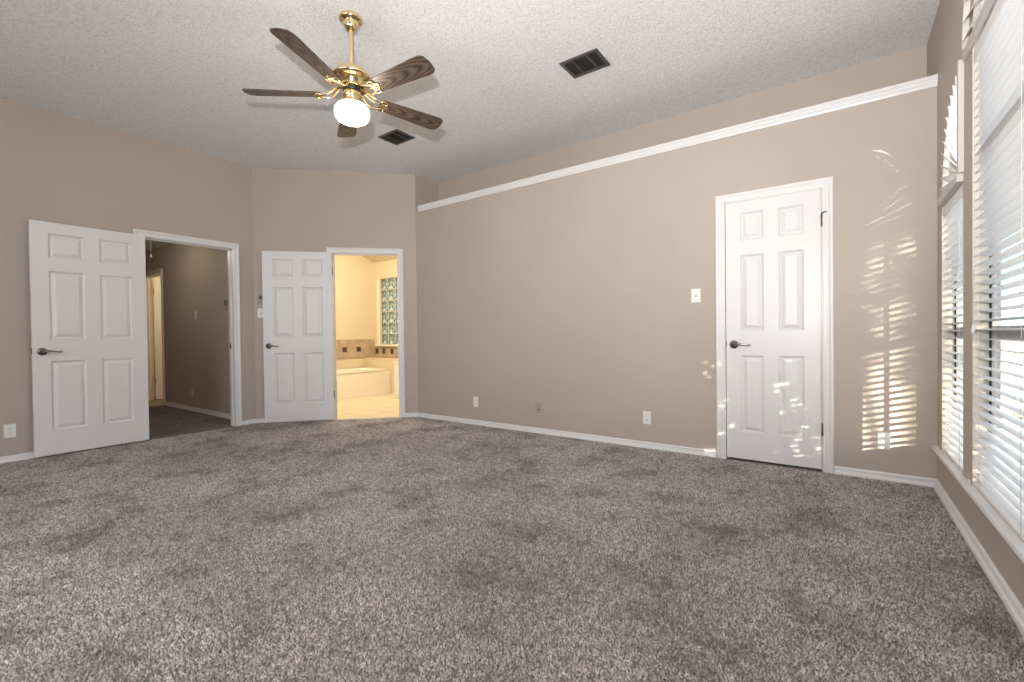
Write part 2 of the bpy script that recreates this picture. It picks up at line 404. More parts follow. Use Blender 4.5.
# bathroom shell
bf = MB().prism([(L + 0.9 * S45 + 0.0, AY + 0.9 * S45), (L + 1.75 * S45, AY + 1.75 * S45), (BX - 0.09, D + 0.1), (BX - 0.09, BWY), (BWX, BWY), (BWX, HALLY + 0.12), (L - 0.1, HALLY + 0.12)], lambda a, b, d: Vector((a, b, d)), -0.1, 0.004)
struct(bf, 'floor_bath', M['floortile'], 'cream tiled bathroom floor seen through the doorway', 'floor')
bw = MB(); bw.box(BWX - 0.1, BWX, HALLY + 0.1, BWY + 0.1, 0, 3.3)
struct(bw, 'wall_bath', M['bathwall'], 'bright cream bathroom wall behind the tub', 'wall')
G0, G1, GZ0, GZ1 = -7.085, -6.475, 0.872, 2.115
bw2 = rects(MB(), lambda u, z, d: Vector((u, BWY + d, z)), BWX - 0.1, BX, 0, 3.3, [(G0, G1, GZ0, GZ1)], 0, 0.14)
struct(bw2, 'wall_window', M['bathwall'], 'cream bathroom wall holding the glass block window', 'wall')
bw3 = MB(); bw3.box(BWX, L - 0.1, HALLY + 0.1, HALLY + 0.16, 0, 3.3); bw3.box(BX - 0.09, BX - 0.02, D + 0.1, BWY, 0, 3.3)
struct(bw3, 'wall_inner', M['bathwall'], 'cream bathroom side walls', 'wall')
bc = MB()
_b0, _b1 = f_ang(0, 0, 0.13), f_ang(ANGLEN, 0, 0.13)
bc.prism([(BWX - 0.1, 4.3), (BX - 0.1, 4.3), (_b1.x, _b1.y), (_b0.x, _b0.y), (BWX - 0.1, _b0.y)], lambda a, b, d: Vector((a, b, d)), 2.98, 3.04)
bc.prism([(BWY + 0.1, 2.40), (BWY + 0.1, 2.48), (4.3, 3.04), (4.3, 2.98)], lambda a, b, d: Vector((d, a, b)), BWX - 0.1, BX - 0.08)
struct(bc, 'ceiling_bath', M['bathwall'], 'sloping cream bathroom ceiling', 'ceiling')
light('bathroom_light', 'AREA', (-5.5, 3.9, 2.75), 72, (1.0, 0.87, 0.60), 0.9, 0.5, direction=(-0.35, 0.45, -1))

# ------------------------------------------------------------------ trim: baseboards, ledge, casings
BASEP = [(0, 0), (0.024, 0), (0.024, 0.008), (0.020, 0.019), (0.012, 0.024), (0.012, 0.030), (0.009, 0.034), (0.012, 0.038), (0.012, 0.046), (0.005, 0.055), (0, 0.055)]
def baseboard(name, fn, u0, u1, label):
    mb = MB().prism([(p, z) for p, z in BASEP], lambda p, z, u: fn(u, z, -p), u0, u1)
    return struct(mb, name, M['white'], label, 'baseboard')
CW = 0.062
baseboard('baseboard_left', f_left, REAR, HD0 - CW - 0.008, 'white baseboard along the left wall beside the open hall door')
baseboard('baseboard_corner', f_left, HD1 + CW + 0.008, AY, 'short white baseboard right of the hallway doorway')
baseboard('baseboard_angle', f_ang, 0, BD0 - CW - 0.008, 'white baseboard behind the open bathroom door')
baseboard('baseboard_nook', f_ang, BD1 + CW + 0.008, ANGLEN, 'short white baseboard right of the bathroom doorway')
baseboard('baseboard_far', f_main, BX, CD0 - CW - 0.008, 'long white baseboard along the far wall')
baseboard('baseboard_door', f_main, CD1 + CW + 0.008, W, 'short white baseboard right of the closed door')
baseboard('baseboard_right', f_win, REAR, D, 'white baseboard below the windows')
baseboard('baseboard_hall', lambda u, z, d: Vector((u, HALLY + d, z)), -8.5, L - 0.12, 'white baseboard in the dim hallway')
lt = MB().prism([(0, 2.572), (0.010, 2.572), (0.014, 2.586), (0.022, 2.598), (0.024, 2.612), (0.030, 2.618), (0.030, 2.634), (0.026, 2.640), (-0.05, 2.640), (-0.05, 2.634), (0, 2.634)], lambda p, z, u: f_main(u, z, -p), BX + 0.07, W)
struct(lt, 'trim_1', M['white'], 'long white moulding along the edge of the high ledge', 'trim')

CASP = [(0, 0), (0, 0.010), (0.010, 0.013), (0.018, 0.013), (0.022, 0.009), (0.034, 0.010), (0.046, 0.017), (0.056, 0.018), (CW, 0.014), (CW, 0)]
def casing(name, fn, u0, u1, zt, label, depth, leaf_side=0.0, m_='white'):
    """casing round an opening with jambs through the wall and a stop bead"""
    mb = MB(); n = len(CASP); vs = []
    for k in range(4):
        for w_, h_ in CASP:
            u = u0 - w_ - 0.006 if k < 2 else u1 + w_ + 0.006
            z = 0 if k in (0, 3) else zt + w_ + 0.006
            vs.append(fn(u, z, -h_))
    fs = [(k * n + i, k * n + (i + 1) % n, (k + 1) * n + (i + 1) % n, (k + 1) * n + i) for k in range(3) for i in range(n)]
    mb.add(vs, fs)
    for a, b in ((u0 - 0.02, u0), (u1, u1 + 0.02)): mb.prism([(a, 0), (b, 0), (b, zt), (a, zt)], fn, -0.004, depth + 0.004)
    mb.prism([(u0 - 0.02, zt), (u1 + 0.02, zt), (u1 + 0.02, zt + 0.02), (u0 - 0.02, zt + 0.02)], fn, -0.004, depth + 0.004)
    s0, s1 = 0.045, 0.075
    for a, b in ((u0, u0 + 0.011), (u1 - 0.011, u1)): mb.prism([(a, 0), (b, 0), (b, zt), (a, zt)], fn, s0, s1)
    mb.prism([(u0, zt - 0.011), (u1, zt - 0.011), (u1, zt), (u0, zt)], fn, s0, s1)
    return struct(mb, name, M[m_], label, 'door frame')
t2 = casing('trim_2', f_left, HD0, HD1, DH, 'white casing and jamb around the hallway doorway', 0.12)
t3 = casing('trim_3', f_ang, BD0, BD1, DH, 'white casing and jamb around the bathroom doorway', 0.12)
t4 = casing('trim_4', f_main, CD0, CD1, DH, 'white casing around the closed closet door', 0.10)
t5 = casing('trim_5', lambda u, z, d: Vector((u, HALLY + d, z)), -9.34, -8.58, 2.05, 'casing around the lit doorway inside the hallway', 0.10)
sp = MB().box(L - 0.075, L - 0.045, HD1 - 0.0125, HD1 - 0.0105, 0.90, 0.96); sp.build('strike_plate', M['darkmetal'], t2)

# ------------------------------------------------------------------ six panel doors
def door_mesh(w, h=2.03, t=0.035):
    """leaf from x = 0 to w, front face at y = 0 looking towards -y, back at y = t, z from 0"""
    mb = MB(); st = 0.112 if w > 0.7 else 0.105; mid = 0.105 if w > 0.7 else 0.10
    pw = (w - 2 * st - mid) / 2
    xs = [0, st, st + pw, st + pw + mid, w - st, w]
    zs = [0, 0.212, 0.818, 1.010, 1.606, 1.722, 1.936, h]
    for side in (0, 1):
        def P(x, z, dep): return Vector((x, dep if side == 0 else t - dep, z))
        for i in range(5):
            for j in range(7):
                a, b, c, d = xs[i], xs[i + 1], zs[j], zs[j + 1]
                if i in (1, 3) and j in (1, 3, 5):
                    rings = [(0, 0), (0.005, 0.008), (0.014, 0.0135), (0.021, 0.012), (0.044, 0.002)]
                    vs = []
                    for ins, dep in rings: vs += [P(a + ins, c + ins, dep), P(b - ins, c + ins, dep), P(b - ins, d - ins, dep), P(a + ins, d - ins, dep)]
                    fs = [(k * 4 + q, k * 4 + (q + 1) % 4, (k + 1) * 4 + (q + 1) % 4, (k + 1) * 4 + q) for k in range(len(rings) - 1) for q in range(4)]
                    fs.append(tuple((len(rings) - 1) * 4 + q for q in range(4)))
                    mb.add(vs, fs)
                else:
                    mb.add([P(a, c, 0), P(b, c, 0), P(b, d, 0), P(a, d, 0)], [(0, 1, 2, 3)])
    for x in (0, w): mb.add([(x, 0, 0), (x, t, 0), (x, t, h), (x, 0, h)], [(0, 1, 2, 3)])
    for z in (0, h): mb.add([(0, 0, z), (w, 0, z), (w, t, z), (0, t, z)], [(0, 1, 2, 3)])
    me = mb.mesh('door_leaf', M['door'])
    bm = bmesh.new(); bm.from_mesh(me); bmesh.ops.remove_doubles(bm, verts=bm.verts, dist=1e-5); bmesh.ops.recalc_face_normals(bm, faces=bm.faces); bm.to_mesh(me); bm.free()
    return me
def door(name, w, loc, rz, label, handle_x, lever_dir, both=True, t=0.035):
    o = bpy.data.objects.new(name, door_mesh(w, t=t)); COL.objects.link(o); o.location = loc; o.rotation_euler = (0, 0, rz)
    tag(o, label, 'door', kind='structure')
    for side in ((0, 1) if both else (0,)):
        s = -1 if side == 0 else 1; y0 = 0 if side == 0 else t
        rose = MB().lathe([(0, 0.0), (0.033, 0.0), (0.033, 0.004), (0.028, 0.010), (0.014, 0.013), (0.011, 0.030), (0.011, 0.048), (0.0, 0.050)], 24, Matrix.Translation((handle_x, y0, 0.905)) @ Matrix.Rotation(s * -PI / 2, 4, 'X') @ Matrix.Rotation(0 if s > 0 else PI, 4, 'Z') if False else Matrix.Translation((handle_x, y0, 0.905)) @ Matrix.Rotation(PI / 2 if s < 0 else -PI / 2, 4, 'X'))
        h = rose.build('handle', M['nickel'], o)
        y = y0 + s * 0.045; d = lever_dir
        lv = MB().tube([(handle_x, y, 0.905), (handle_x + d * 0.02, y + s * 0.004, 0.908), (handle_x + d * 0.045, y + s * 0.006, 0.909), (handle_x + d * 0.07, y + s * 0.004, 0.904), (handle_x + d * 0.095, y, 0.899), (handle_x + d * 0.115, y - s * 0.001, 0.901), (handle_x + d * 0.122, y - s * 0.001, 0.904)], [0.009, 0.0095, 0.009, 0.008, 0.007, 0.006, 0.004], 10)
        lv.build('lever', M['nickel'], h)
    return o
def hinge(parent, x, y, z):
    mb = MB(); mb.tube([(x, y, z - 0.045), (x, y, z + 0.045)], 0.0065, 10); mb.tube([(x, y, z + 0.045), (x, y, z + 0.052)], 0.004, 8)
    mb.box(x - 0.005, x + 0.005, y + 0.003, y + 0.008, z - 0.044, z + 0.044)
    return mb.build('hinge', M['hinge'], parent)

# closed closet door: hinged on the right, opening into the room
cd = door('door_1', CD1 - CD0 - 0.008, (CD0 + 0.004, D + 0.006, 0.016), 0, 'closed white six panel door in the long far wall', 0.058, 1, both=False)
for z in (0.29, 1.80): hinge(cd, CD1 - CD0 - 0.004, -0.010, z)
st_ = MB().tube([(CD1 - CD0 - 0.004, -0.012, 1.852), (CD1 - CD0 + 0.012, -0.030, 1.852), (CD1 - CD0 + 0.026, -0.036, 1.852)], 0.004, 8); st_.build('door_stop', M['darkmetal'], cd)
lp = MB().box(-0.003, 0.002, -0.003, 0.010, 0.885, 0.935); lp.build('latch', M['darkmetal'], cd)
# hall door, swung right back against the left wall. local x runs from the free edge to the hinge
HW_ = 0.800
hd_ang = math.radians(90 + 1.0)
hx, hy = L + 0.098, HD0 + 0.010 - HW_ * math.cos(math.radians(1.0))
hd = door('door_2', HW_, (hx - 0.018, hy, 0.018), hd_ang, 'white six panel door folded back against the left wall', 0.060, 1)
for z in (0.30, 1.80): hinge(hd, HW_ + 0.003, 0.030, z)
lp = MB().box(-0.003, 0.002, 0.006, 0.030, 0.885, 0.935); lp.build('latch', M['darkmetal'], hd)
# bathroom door, folded back against the angled wall
BWD = 0.778
pb = f_ang(BD0 - BWD - 0.002, 0.018, -0.072)
bd = door('door_3', BWD, pb, math.radians(45 + 1.4), 'white six panel door folded back beside the bathroom doorway', 0.058, 1)
for z in (0.30, 1.80): hinge(bd, BWD + 0.004, 0.018, z)
# door standing open inside the lit room off the hallway, hinged on its far jamb
rd = door('door_4', 0.74, (-9.30, HALLY + 0.11, 0.015), math.radians(80), 'cream door standing open inside the lit room off the hallway', 0.68, -1)
for z in (0.30, 1.80): hinge(rd, 0.0, 0.0, z)

# ------------------------------------------------------------------ windows
def cutout(mb, u0, u1, z0, z1, bar, d0, d1):
    for a, b, c, d in ((u0, u0 + bar, z0, z1), (u1 - bar, u1, z0, z1), (u0, u1, z0, z0 + bar), (u0, u1, z1 - bar, z1)):
        mb.prism([(a, c), (b, c), (b, d), (a, d)], f_win, d0, d1)
def window(name, u0, u1, zt, rails, cu_, cz, r, a0, a1, label):
    o = thing(name, label, 'window', (W + 0.1, (u0 + u1) / 2, SILLZ), kind='structure')
    inv = Matrix.Translation((-(W + 0.1), -(u0 + u1) / 2, -SILLZ))
    fr = MB(); cutout(fr, u0, u1, SILLZ, zt, 0.025, 0.062, 0.088)
    if u1 - u0 < 1: fr.prism([(3.462, SILLZ), (3.480, SILLZ), (3.480, zt), (3.462, zt)], f_win, 0.064, 0.084)
    for z in rails: fr.prism([(u0, z - 0.03), (u1, z - 0.03), (u1, z + 0.03), (u0, z + 0.03)], f_win, 0.064, 0.086)
    n = 24
    for i in range(n):
        t0, t1 = a0 + (a1 - a0) * i / n, a0 + (a1 - a0) * (i + 1) / n
        q = [(cu_ + rr * math.cos(t), cz + rr * math.sin(t)) for rr, t in ((r, t0), (r, t1), (r - 0.03, t1), (r - 0.03, t0))]
        fr.prism(q, f_win, 0.062, 0.088)
    fr.v = [tuple(inv @ Vector(p)) for p in fr.v]; fr.build('window_frame', M['winframe'], o)
    rv = MB()
    rv.prism([(u1 - 0.002, SILLZ), (u1 + 0.004, SILLZ), (u1 + 0.004, cz), (u1 - 0.002, cz)], f_win, 0.001, 0.062)
    rv.prism([(u0 - 0.004, SILLZ), (u0 + 0.002, SILLZ), (u0 + 0.002, cz), (u0 - 0.004, cz)], f_win, 0.001, 0.062)
    rv.v = [tuple(inv @ Vector(p)) for p in rv.v]; rv.build('window_reveal', M['reveal'], o)
    gk = MB()
    for a, b in ((u0 + 0.002, u0 + 0.010), (u1 - 0.010, u1 - 0.002)): gk.prism([(a, SILLZ + 0.04), (b, SILLZ + 0.04), (b, zt - 0.04), (a, zt - 0.04)], f_win, 0.056, 0.0618)
    gk.v = [tuple(inv @ Vector(p)) for p in gk.v]; gk.build('gasket', M['gasket'], o)
    pn = MB(); pn.prism([(u0 + 0.04, SILLZ + 0.04), (u1 - 0.04, SILLZ + 0.04), (u1 - 0.04, zt - 0.04), (u0 + 0.04, zt - 0.04)], f_win, 0.076, 0.0765)
    arc = [(cu_ + (r - 0.04) * math.cos(a0 + (a1 - a0) * i / n), cz + (r - 0.04) * math.sin(a0 + (a1 - a0) * i / n)) for i in range(n + 1)]
    if a1 < PI - 0.1: arc.append((cu_, cz))
    pn2 = MB(); pn2.add([f_win(a, b, 0.076) for a, b in arc], [tuple(range(len(arc)))])
    pnn = MB(); pnn.add([f_win(a, b, 0.076) for a, b in ((u0 + 0.04, SILLZ + 0.04), (u1 - 0.04, SILLZ + 0.04), (u1 - 0.04, zt - 0.04), (u0 + 0.04, zt - 0.04))], [(0, 1, 2, 3)])
    for k in (pnn, pn2):
        k.v = [tuple(inv @ Vector(p)) for p in k.v]; k.build('pane', M['glass'], o)
    return o
window('window_1', W1A, W1B, ARCH1Z + 0.02, (1.0,), W1A, ARCH1Z, R1, 0, PI / 2, 'narrow window with quarter round head nearest the far wall')
window('window_2', W2A, W2B, ARCH2Z + 0.02, (1.0, 1.80), (W2A + W2B) / 2, ARCH2Z, R2, 0, PI, 'wide tall window with half round head at the right edge')
sl = MB().prism([(-0.028, SILLZ - 0.022), (-0.032, SILLZ - 0.012), (-0.028, SILLZ), (0.062, SILLZ), (0.062, SILLZ - 0.022)], lambda p, z, u: f_win(u, z, p), 0.9, D - 0.002)
struct(sl, 'trim_6', M['white'], 'long white window sill under both windows', 'window sill')

# ------------------------------------------------------------------ blinds
def blind(u0, u1, z0, z1, label, tilt=math.radians(6), wand=True):
    w = u1 - u0; o = thing('window_blind', label, 'blind', (W + 0.030, (u0 + u1) / 2, z0), 0, 'horizontal blinds on the windows')
    MB().box(-0.021, 0.026, -w / 2, w / 2, z1 - z0 - 0.045, z1 - z0).build('headrail', M['blind'], o, 0.003)
    MB().box(-0.027, -0.0215, -w / 2, w / 2, z1 - z0 - 0.058, z1 - z0).build('valance', M['blind'], o, 0.003)
    MB().box(-0.025, 0.025, -w / 2, w / 2, 0.004, 0.020).build('bottom_rail', M['blind'], o, 0.003)
    sec = [(-0.025, -0.0035), (-0.012, -0.0005), (0.0, 0.0005), (0.012, -0.0005), (0.025, -0.0035), (0.025, -0.0008), (0.012, 0.0022), (0.0, 0.0032), (-0.012, 0.0022), (-0.025, -0.0008)]
    me = MB().prism(sec, lambda a, b, d: Vector((a, d, b)), -w / 2, w / 2, False).mesh('slat', M['blind'])
    n = int(round((z1 - z0 - 0.075) / 0.0435)); pitch = (z1 - z0 - 0.075) / n
    for i in range(n):
        s = bpy.data.objects.new('slat', me); COL.objects.link(s); s.parent = o
        s.location = (0, 0, 0.020 + pitch * (i + 0.75)); s.rotation_euler = (0, tilt, 0)
    offs = [w / 2 - 0.10, -(w / 2 - 0.10)] + ([0.0] if w > 1.0 else [])
    for y in offs:
        mb = MB()
        for x in (-0.027, 0.027): mb.tube([(x, y, 0.015), (x, y, z1 - z0 - 0.04)], 0.0011, 5)
        mb.build('ladder_cord', M['cord'], o)
    if wand:
        t_ = MB(); yy = w / 2 - 0.05
        t_.tube([(-0.036, yy, z1 - z0 - 0.05), (-0.036, yy, 0.76)], 0.0013, 6); t_.lathe([(0.0, 0.72), (0.007, 0.725), (0.009, 0.74), (0.004, 0.765), (0.0, 0.768)], 12, Matrix.Translation((-0.036, yy, 0)))
        t_.build('lift_cord', M['cord'], o)
    return o
blind(W1A + 0.008, W1B - 0.008, SILLZ + 0.001, ARCH1Z - 0.052, 'narrow white horizontal blind in the window nearest the far wall', wand=False)
blind(W2A + 0.008, W2B - 0.008, SILLZ + 0.001, ARCH2Z - 0.005, 'tall wide white horizontal blind at the right edge of the view')
# sill bracket
hb = MB().box(W - 0.004, W + 0.014, 3.065, 3.10, SILLZ + 0.0005, SILLZ + 0.014)
tag(hb.build('blind_bracket', M['plate'], None, 0.003), 'small white hold down bracket on the sill between the blinds', 'bracket')

def sunburst(cu_, cz, ry, rz_, a0, a1, n, label, dx, tilt, wid):
    quarter = a1 < PI - 0.1
    o = thing('sunburst_shade', label, 'window shade', (W, cu_, cz), 0, 'arched sunburst shades above the blinds')
    def E(t, inset=0.0): return ((ry - inset) * math.cos(t), (rz_ - inset) * math.sin(t))
    rim = MB(); k = 28
    for i in range(k):
        t0, t1 = a0 + (a1 - a0) * i / k, a0 + (a1 - a0) * (i + 1) / k
        rim.prism([E(t0), E(t1), E(t1, 0.02), E(t0, 0.02)], lambda a, b, d: Vector((d, a, b)), dx + (0.002 if quarter else 0.006), dx + 0.028)
    rim.build('rim', M['rail'], o)
    br = MB(); lo = 0.0 if quarter else -ry
    br.box(-0.026 if quarter else -0.018, 0.0 if not quarter else 0.045, lo - 0.006, ry + 0.006, -0.048, -0.004)
    br.build('bottom_rail', M['rail'], o, 0.004)
    if quarter:
        MB().box(-0.022, 0.045, -0.02, 0.016, -0.004, rz_ + 0.004).build('side_rail', M['rail'], o, 0.004)
    hub = MB(); hub.prism([(0.06 * math.cos(a0 + (a1 - a0) * i / 14), 0.06 * math.sin(a0 + (a1 - a0) * i / 14)) for i in range(15)] + ([(0, 0)] if quarter else []), lambda a, b, d: Vector((d, a, b)), dx - 0.006, dx + 0.016)
    hub.build('hub', M['blind'], o, 0.002)
    for i in range(n):
        t = a0 + (a1 - a0) * (i + 0.5) / n
        ey, ez = E(t, 0.024); r1 = math.hypot(ey, ez); c, s = ey / r1, ez / r1
        r0 = 0.055; hw_ = wid / 2
        mb = MB(); tl = math.radians(tilt)
        def pt(rad, off, th):
            x = off * math.sin(tl) + th * math.cos(tl); tang = off * math.cos(tl) - th * math.sin(tl)
            return Vector((x + dx + (0.006 if quarter else 0.016), rad * c - tang * s, rad * s + tang * c))
        w0, w1 = hw_ * 0.14, hw_
        vs = [pt(r0, -w0, -0.0012), pt(r0, w0, -0.0012), pt(r1, w1, -0.0012), pt(r1, -w1, -0.0012), pt(r0, -w0, 0.0012), pt(r0, w0, 0.0012), pt(r1, w1, 0.0012), pt(r1, -w1, 0.0012)]
        mb.add(vs, [(0, 1, 2, 3), (7, 6, 5, 4), (0, 4, 5, 1), (1, 5, 6, 2), (2, 6, 7, 3), (3, 7, 4, 0)])
        mb.build('slat', M['blind'], o)
    return o
M['rail'] = mat('cream_rail_paint', (0.58, 0.54, 0.50), 0.45)
sunburst(W1A, ARCH1Z, R1 - 0.012, R1 - 0.03, 0, PI / 2, 12, 'quarter round white sunburst shade above the narrow blind', -0.004, -46, 0.050)
sunburst((W2A + W2B) / 2, ARCH2Z + 0.05, 0.80, 0.64, 0, PI, 22, 'half round white sunburst shade above the wide blind', -0.028, 30, 0.05)

# ------------------------------------------------------------------ ceiling fan
FX, FY = -2.518, 1.792
fan = thing('ceiling_fan', 'brass ceiling fan with five walnut blades and a lit globe', 'ceiling fan', (FX, FY, H))
MB().lathe([(0.0, 0.0), (0.070, 0.0), (0.073, -0.006), (0.072, -0.018), (0.066, -0.026), (0.050, -0.030), (0.046, -0.036), (0.045, -0.052), (0.038, -0.068), (0.028, -0.080), (0.018, -0.086), (0.0, -0.088)], 36).build('canopy', M['brass'], fan)
MB().lathe([(0.0125, -0.080), (0.0125, -0.325)], 16).build('downrod', M['brassdull'], fan)
DZ = -0.014
def low(prof): return [(r, z + DZ) for r, z in prof]
MB().lathe(low([(0.0, -0.295), (0.022, -0.296), (0.026, -0.305), (0.060, -0.312), (0.095, -0.328), (0.114, -0.348), (0.119, -0.364)]), 40).build('motor_housing', M['brassdull'], fan)
MB().lathe(low([(0.119, -0.364), (0.118, -0.374), (0.100, -0.380), (0.090, -0.386), (0.076, -0.396), (0.074, -0.422), (0.060, -0.432), (0.0, -0.432)]), 40).build('motor_band', M['brass'], fan)
MB().lathe(low([(0.0, -0.430), (0.054, -0.430), (0.056, -0.436), (0.056, -0.452), (0.050, -0.458), (0.0, -0.458)]), 32).build('switch_collar', M['blackring'], fan)
MB().lathe(low([(0.0, -0.456), (0.048, -0.456), (0.058, -0.466), (0.059, -0.486), (0.050, -0.500), (0.044, -0.512), (0.062, -0.524), (0.064, -0.536), (0.0, -0.536)]), 32).build('light_fitter', M['brass'], fan)
MB().lathe(low([(0.050, -0.530), (0.064, -0.535), (0.092, -0.548), (0.106, -0.568), (0.109, -0.592), (0.106, -0.614), (0.095, -0.632), (0.076, -0.643), (0.045, -0.649), (0.0, -0.651)]), 40).build('globe', M['globe'], fan)
PITCHB = math.radians(-13)
bz = -0.492
def blade_outline():
    pts = []
    r0, r1 = 0.185, 0.655; w0, w1 = 0.052, 0.070
    pts += [(r0, -w0 + 0.012), (r0 + 0.012, -w0)]
    pts += [(r1 - 0.045, -w1), (r1 - 0.030, -w1 + 0.004), (r1 - 0.018, -w1 + 0.010)]
    pts += [(r1 - 0.008, -0.050), (r1, 0.0), (r1 - 0.008, 0.050)]
    pts += [(r1 - 0.018, w1 - 0.010), (r1 - 0.030, w1 - 0.004), (r1 - 0.045, w1)]
    pts += [(r0 + 0.012, w0), (r0, w0 - 0.012)]
    return pts
blade_me = MB().prism(blade_outline(), lambda a, b, d: Vector((a, b, d)), -0.003, 0.003).mesh('blade', M['wood'])
def iron_mesh():
    mb = MB()
    # two scrolling arms from the motor to the blade, a plate under the blade root and a ring at the middle
    for s in (-1, 1):
        mb.tube([(0.066, s * 0.012, 0.045), (0.092, s * 0.028, 0.030), (0.118, s * 0.040, 0.008), (0.145, s * 0.043, -0.006), (0.172, s * 0.036, -0.009), (0.200, s * 0.024, -0.009), (0.235, s * 0.012, -0.008)], [0.006, 0.007, 0.007, 0.0065, 0.006, 0.005, 0.004], 8)
        mb.tube([(0.175, s * 0.036, -0.008), (0.196, s * 0.047, -0.008), (0.222, s * 0.042, -0.008), (0.228, s * 0.026, -0.008), (0.212, s * 0.018, -0.008)], 0.0045, 8)
    mb.tube([(0.066, 0, 0.045), (0.10, 0, 0.034), (0.135, 0, 0.012), (0.17, 0, -0.004), (0.205, 0, -0.008), (0.252, 0, -0.008)], [0.007, 0.006, 0.005, 0.005, 0.006, 0.004], 8)
    mb.prism([(0.186, -0.034), (0.235, -0.020), (0.258, 0.0), (0.235, 0.020), (0.186, 0.034)], lambda a, b, d: Vector((a, b, d)), -0.0085, -0.0035)
    return mb.mesh('blade_iron', M['brass'])
iron_me = iron_mesh()
for k in range(5):
    a = math.radians(4.5 + 72 * k)
    b = bpy.data.objects.new('blade', blade_me); COL.objects.link(b); b.parent = fan; b.location = (0, 0, bz)
    b.rotation_euler = (Matrix.Rotation(a, 3, 'Z') @ Matrix.Rotation(PITCHB, 3, 'X')).to_euler()
    ir = bpy.data.objects.new('blade_iron', iron_me); COL.objects.link(ir); ir.parent = b
light('fan_bulb', 'POINT', (FX, FY, H - 0.72), 14, (1.0, 0.86, 0.66), 0.10)

# ------------------------------------------------------------------ ceiling vents
def vent(x, y, w, d, label, rz=0.0):
    o = thing('ceiling_vent', label, 'air vent', (x, y, H), rz, 'dark ceiling vents')
    fr = MB(); b = 0.026
    for a0_, a1_, b0_, b1_ in ((-w / 2, w / 2, -d / 2, -d / 2 + b), (-w / 2, w / 2, d / 2 - b, d / 2), (-w / 2, -w / 2 + b, -d / 2 + b, d / 2 - b), (w / 2 - b, w / 2, -d / 2 + b, d / 2 - b)):
        fr.box(a0_, a1_, b0_, b1_, -0.010, -0.0005)
    for x_ in (-w * 0.19, w * 0.19): fr.box(x_ - 0.006, x_ + 0.006, -d / 2 + b, d / 2 - b, -0.010, -0.002)
    fr.build('frame', M['ventframe'], o, 0.002)
    MB().box(-w / 2 + 0.01, w / 2 - 0.01, -d / 2 + 0.01, d / 2 - 0.01, -0.003, -0.0008).build('duct_back', M['slot'], o)
    sm = MB()
    for i in range(9):
        yy = -d / 2 + b + (d - 2 * b) * (i + 0.5) / 9
        sm.box(-w / 2 + b, w / 2 - b, -0.0055, 0.0055, -0.0008, 0.0008, Matrix.Translation((0, yy, -0.006)) @ Matrix.Rotation(math.radians(28), 4, 'X'))
    sm.build('louvre_panel', M['ventslat'], o)
    return o
M['ventframe'] = mat('dark_grey_metal', (0.075, 0.072, 0.070), 0.5)
M['ventslat'] = mat('black_metal', (0.018, 0.018, 0.018), 0.5)
vent(-1.542, 3.132, 0.305, 0.243, 'dark ceiling vent right of the fan above the closed door side')
vent(-3.650, 3.118, 0.292, 0.243, 'dark ceiling vent just beyond the fan blades near the far corner')

# ------------------------------------------------------------------ electrical plates
def outlet(fn, u, z, label, group='wall outlets in the bedroom', mt='plate', coax=False, rz=0.0):
    p = fn(u, z, 0); o = thing('wall_outlet', label, 'outlet', p, rz, group)
    MB().prism([(-0.035, -0.057), (0.035, -0.057), (0.035, 0.057), (-0.035, 0.057)], lambda a, b, d: Vector((a, d, b)), -0.006, -0.0003).build('cover_plate', M[mt], o, 0.002)
    if coax:
        MB().lathe([(0.0, 0), (0.006, 0), (0.006, 0.012), (0.003, 0.012), (0.0, 0.012)], 14, Matrix.Translation((0, -0.006, 0.018)) @ Matrix.Rotation(PI / 2, 4, 'X')).build('cable_jack', M['nickel'], o)
        MB().box(-0.008, 0.008, -0.0072, -0.005, -0.026, -0.012).build('phone_jack', M['slot'], o)
    else:
        for s in (-1, 1):
            so = MB().prism([(0.017 * math.cos(2 * PI * k / 16) * 0.95, max(-0.0135, min(0.0135, 0.017 * math.sin(2 * PI * k / 16))) + s * 0.0195) for k in range(16)], lambda a, b, d: Vector((a, d, b)), -0.0085, -0.0055).build('socket', M[mt], o)
            sl_ = MB()
            for x in (-0.006, 0.006): sl_.box(x - 0.0013, x + 0.0013, -0.0092, -0.0082, s * 0.0195 - 0.001, s * 0.0195 + 0.007)
            sl_.box(-0.002, 0.002, -0.0092, -0.0082, s * 0.0195 - 0.009, s * 0.0195 - 0.005)
            sl_.build('slot', M['slot'], so)
    return o
outlet(f_main, -3.365, 0.262, 'white outlet low on the long wall closest to the bathroom doorway')
outlet(f_main, -2.522, 0.262, 'tan cable jack plate low on the long wall between two white outlets', mt='plate_tan', coax=True)
outlet(f_main, -1.384, 0.270, 'white outlet low on the long wall left of the closed door')
outlet(f_main, 0.249, 0.268, 'white outlet on the sunlit wall between closed door and windows')
outlet(f_left, 0.640, 0.262, 'white outlet low on the left wall behind the folded back door', rz=PI / 2)
outlet(lambda u, z, d: Vector((u, HALLY + d, z)), -7.45, 0.255, 'outlet low on the dim hallway wall', group='hallway plates')
def switch(fn, u, z, label, rz=0.0):
    o = thing('light_switch', label, 'light switch', fn(u, z, 0), rz, 'wall light switches')
    MB().prism([(-0.037, -0.057), (0.037, -0.057), (0.037, 0.057), (-0.037, 0.057)], lambda a, b, d: Vector((a, d, b)), -0.006, -0.0003).build('cover_plate', M['plate'], o, 0.002)
    MB().box(-0.006, 0.006, -0.0075, -0.0055, -0.013, 0.013).build('toggle_slot', M['plate_tan'], o)
    MB().box(-0.004, 0.004, -0.016, -0.006, -0.004, 0.006, Matrix.Rotation(math.radians(-20), 4, 'X')).build('toggle', M['plate'], o)
    return o
switch(f_main, -0.962, 1.327, 'white light switch on the long wall left of the closed door')
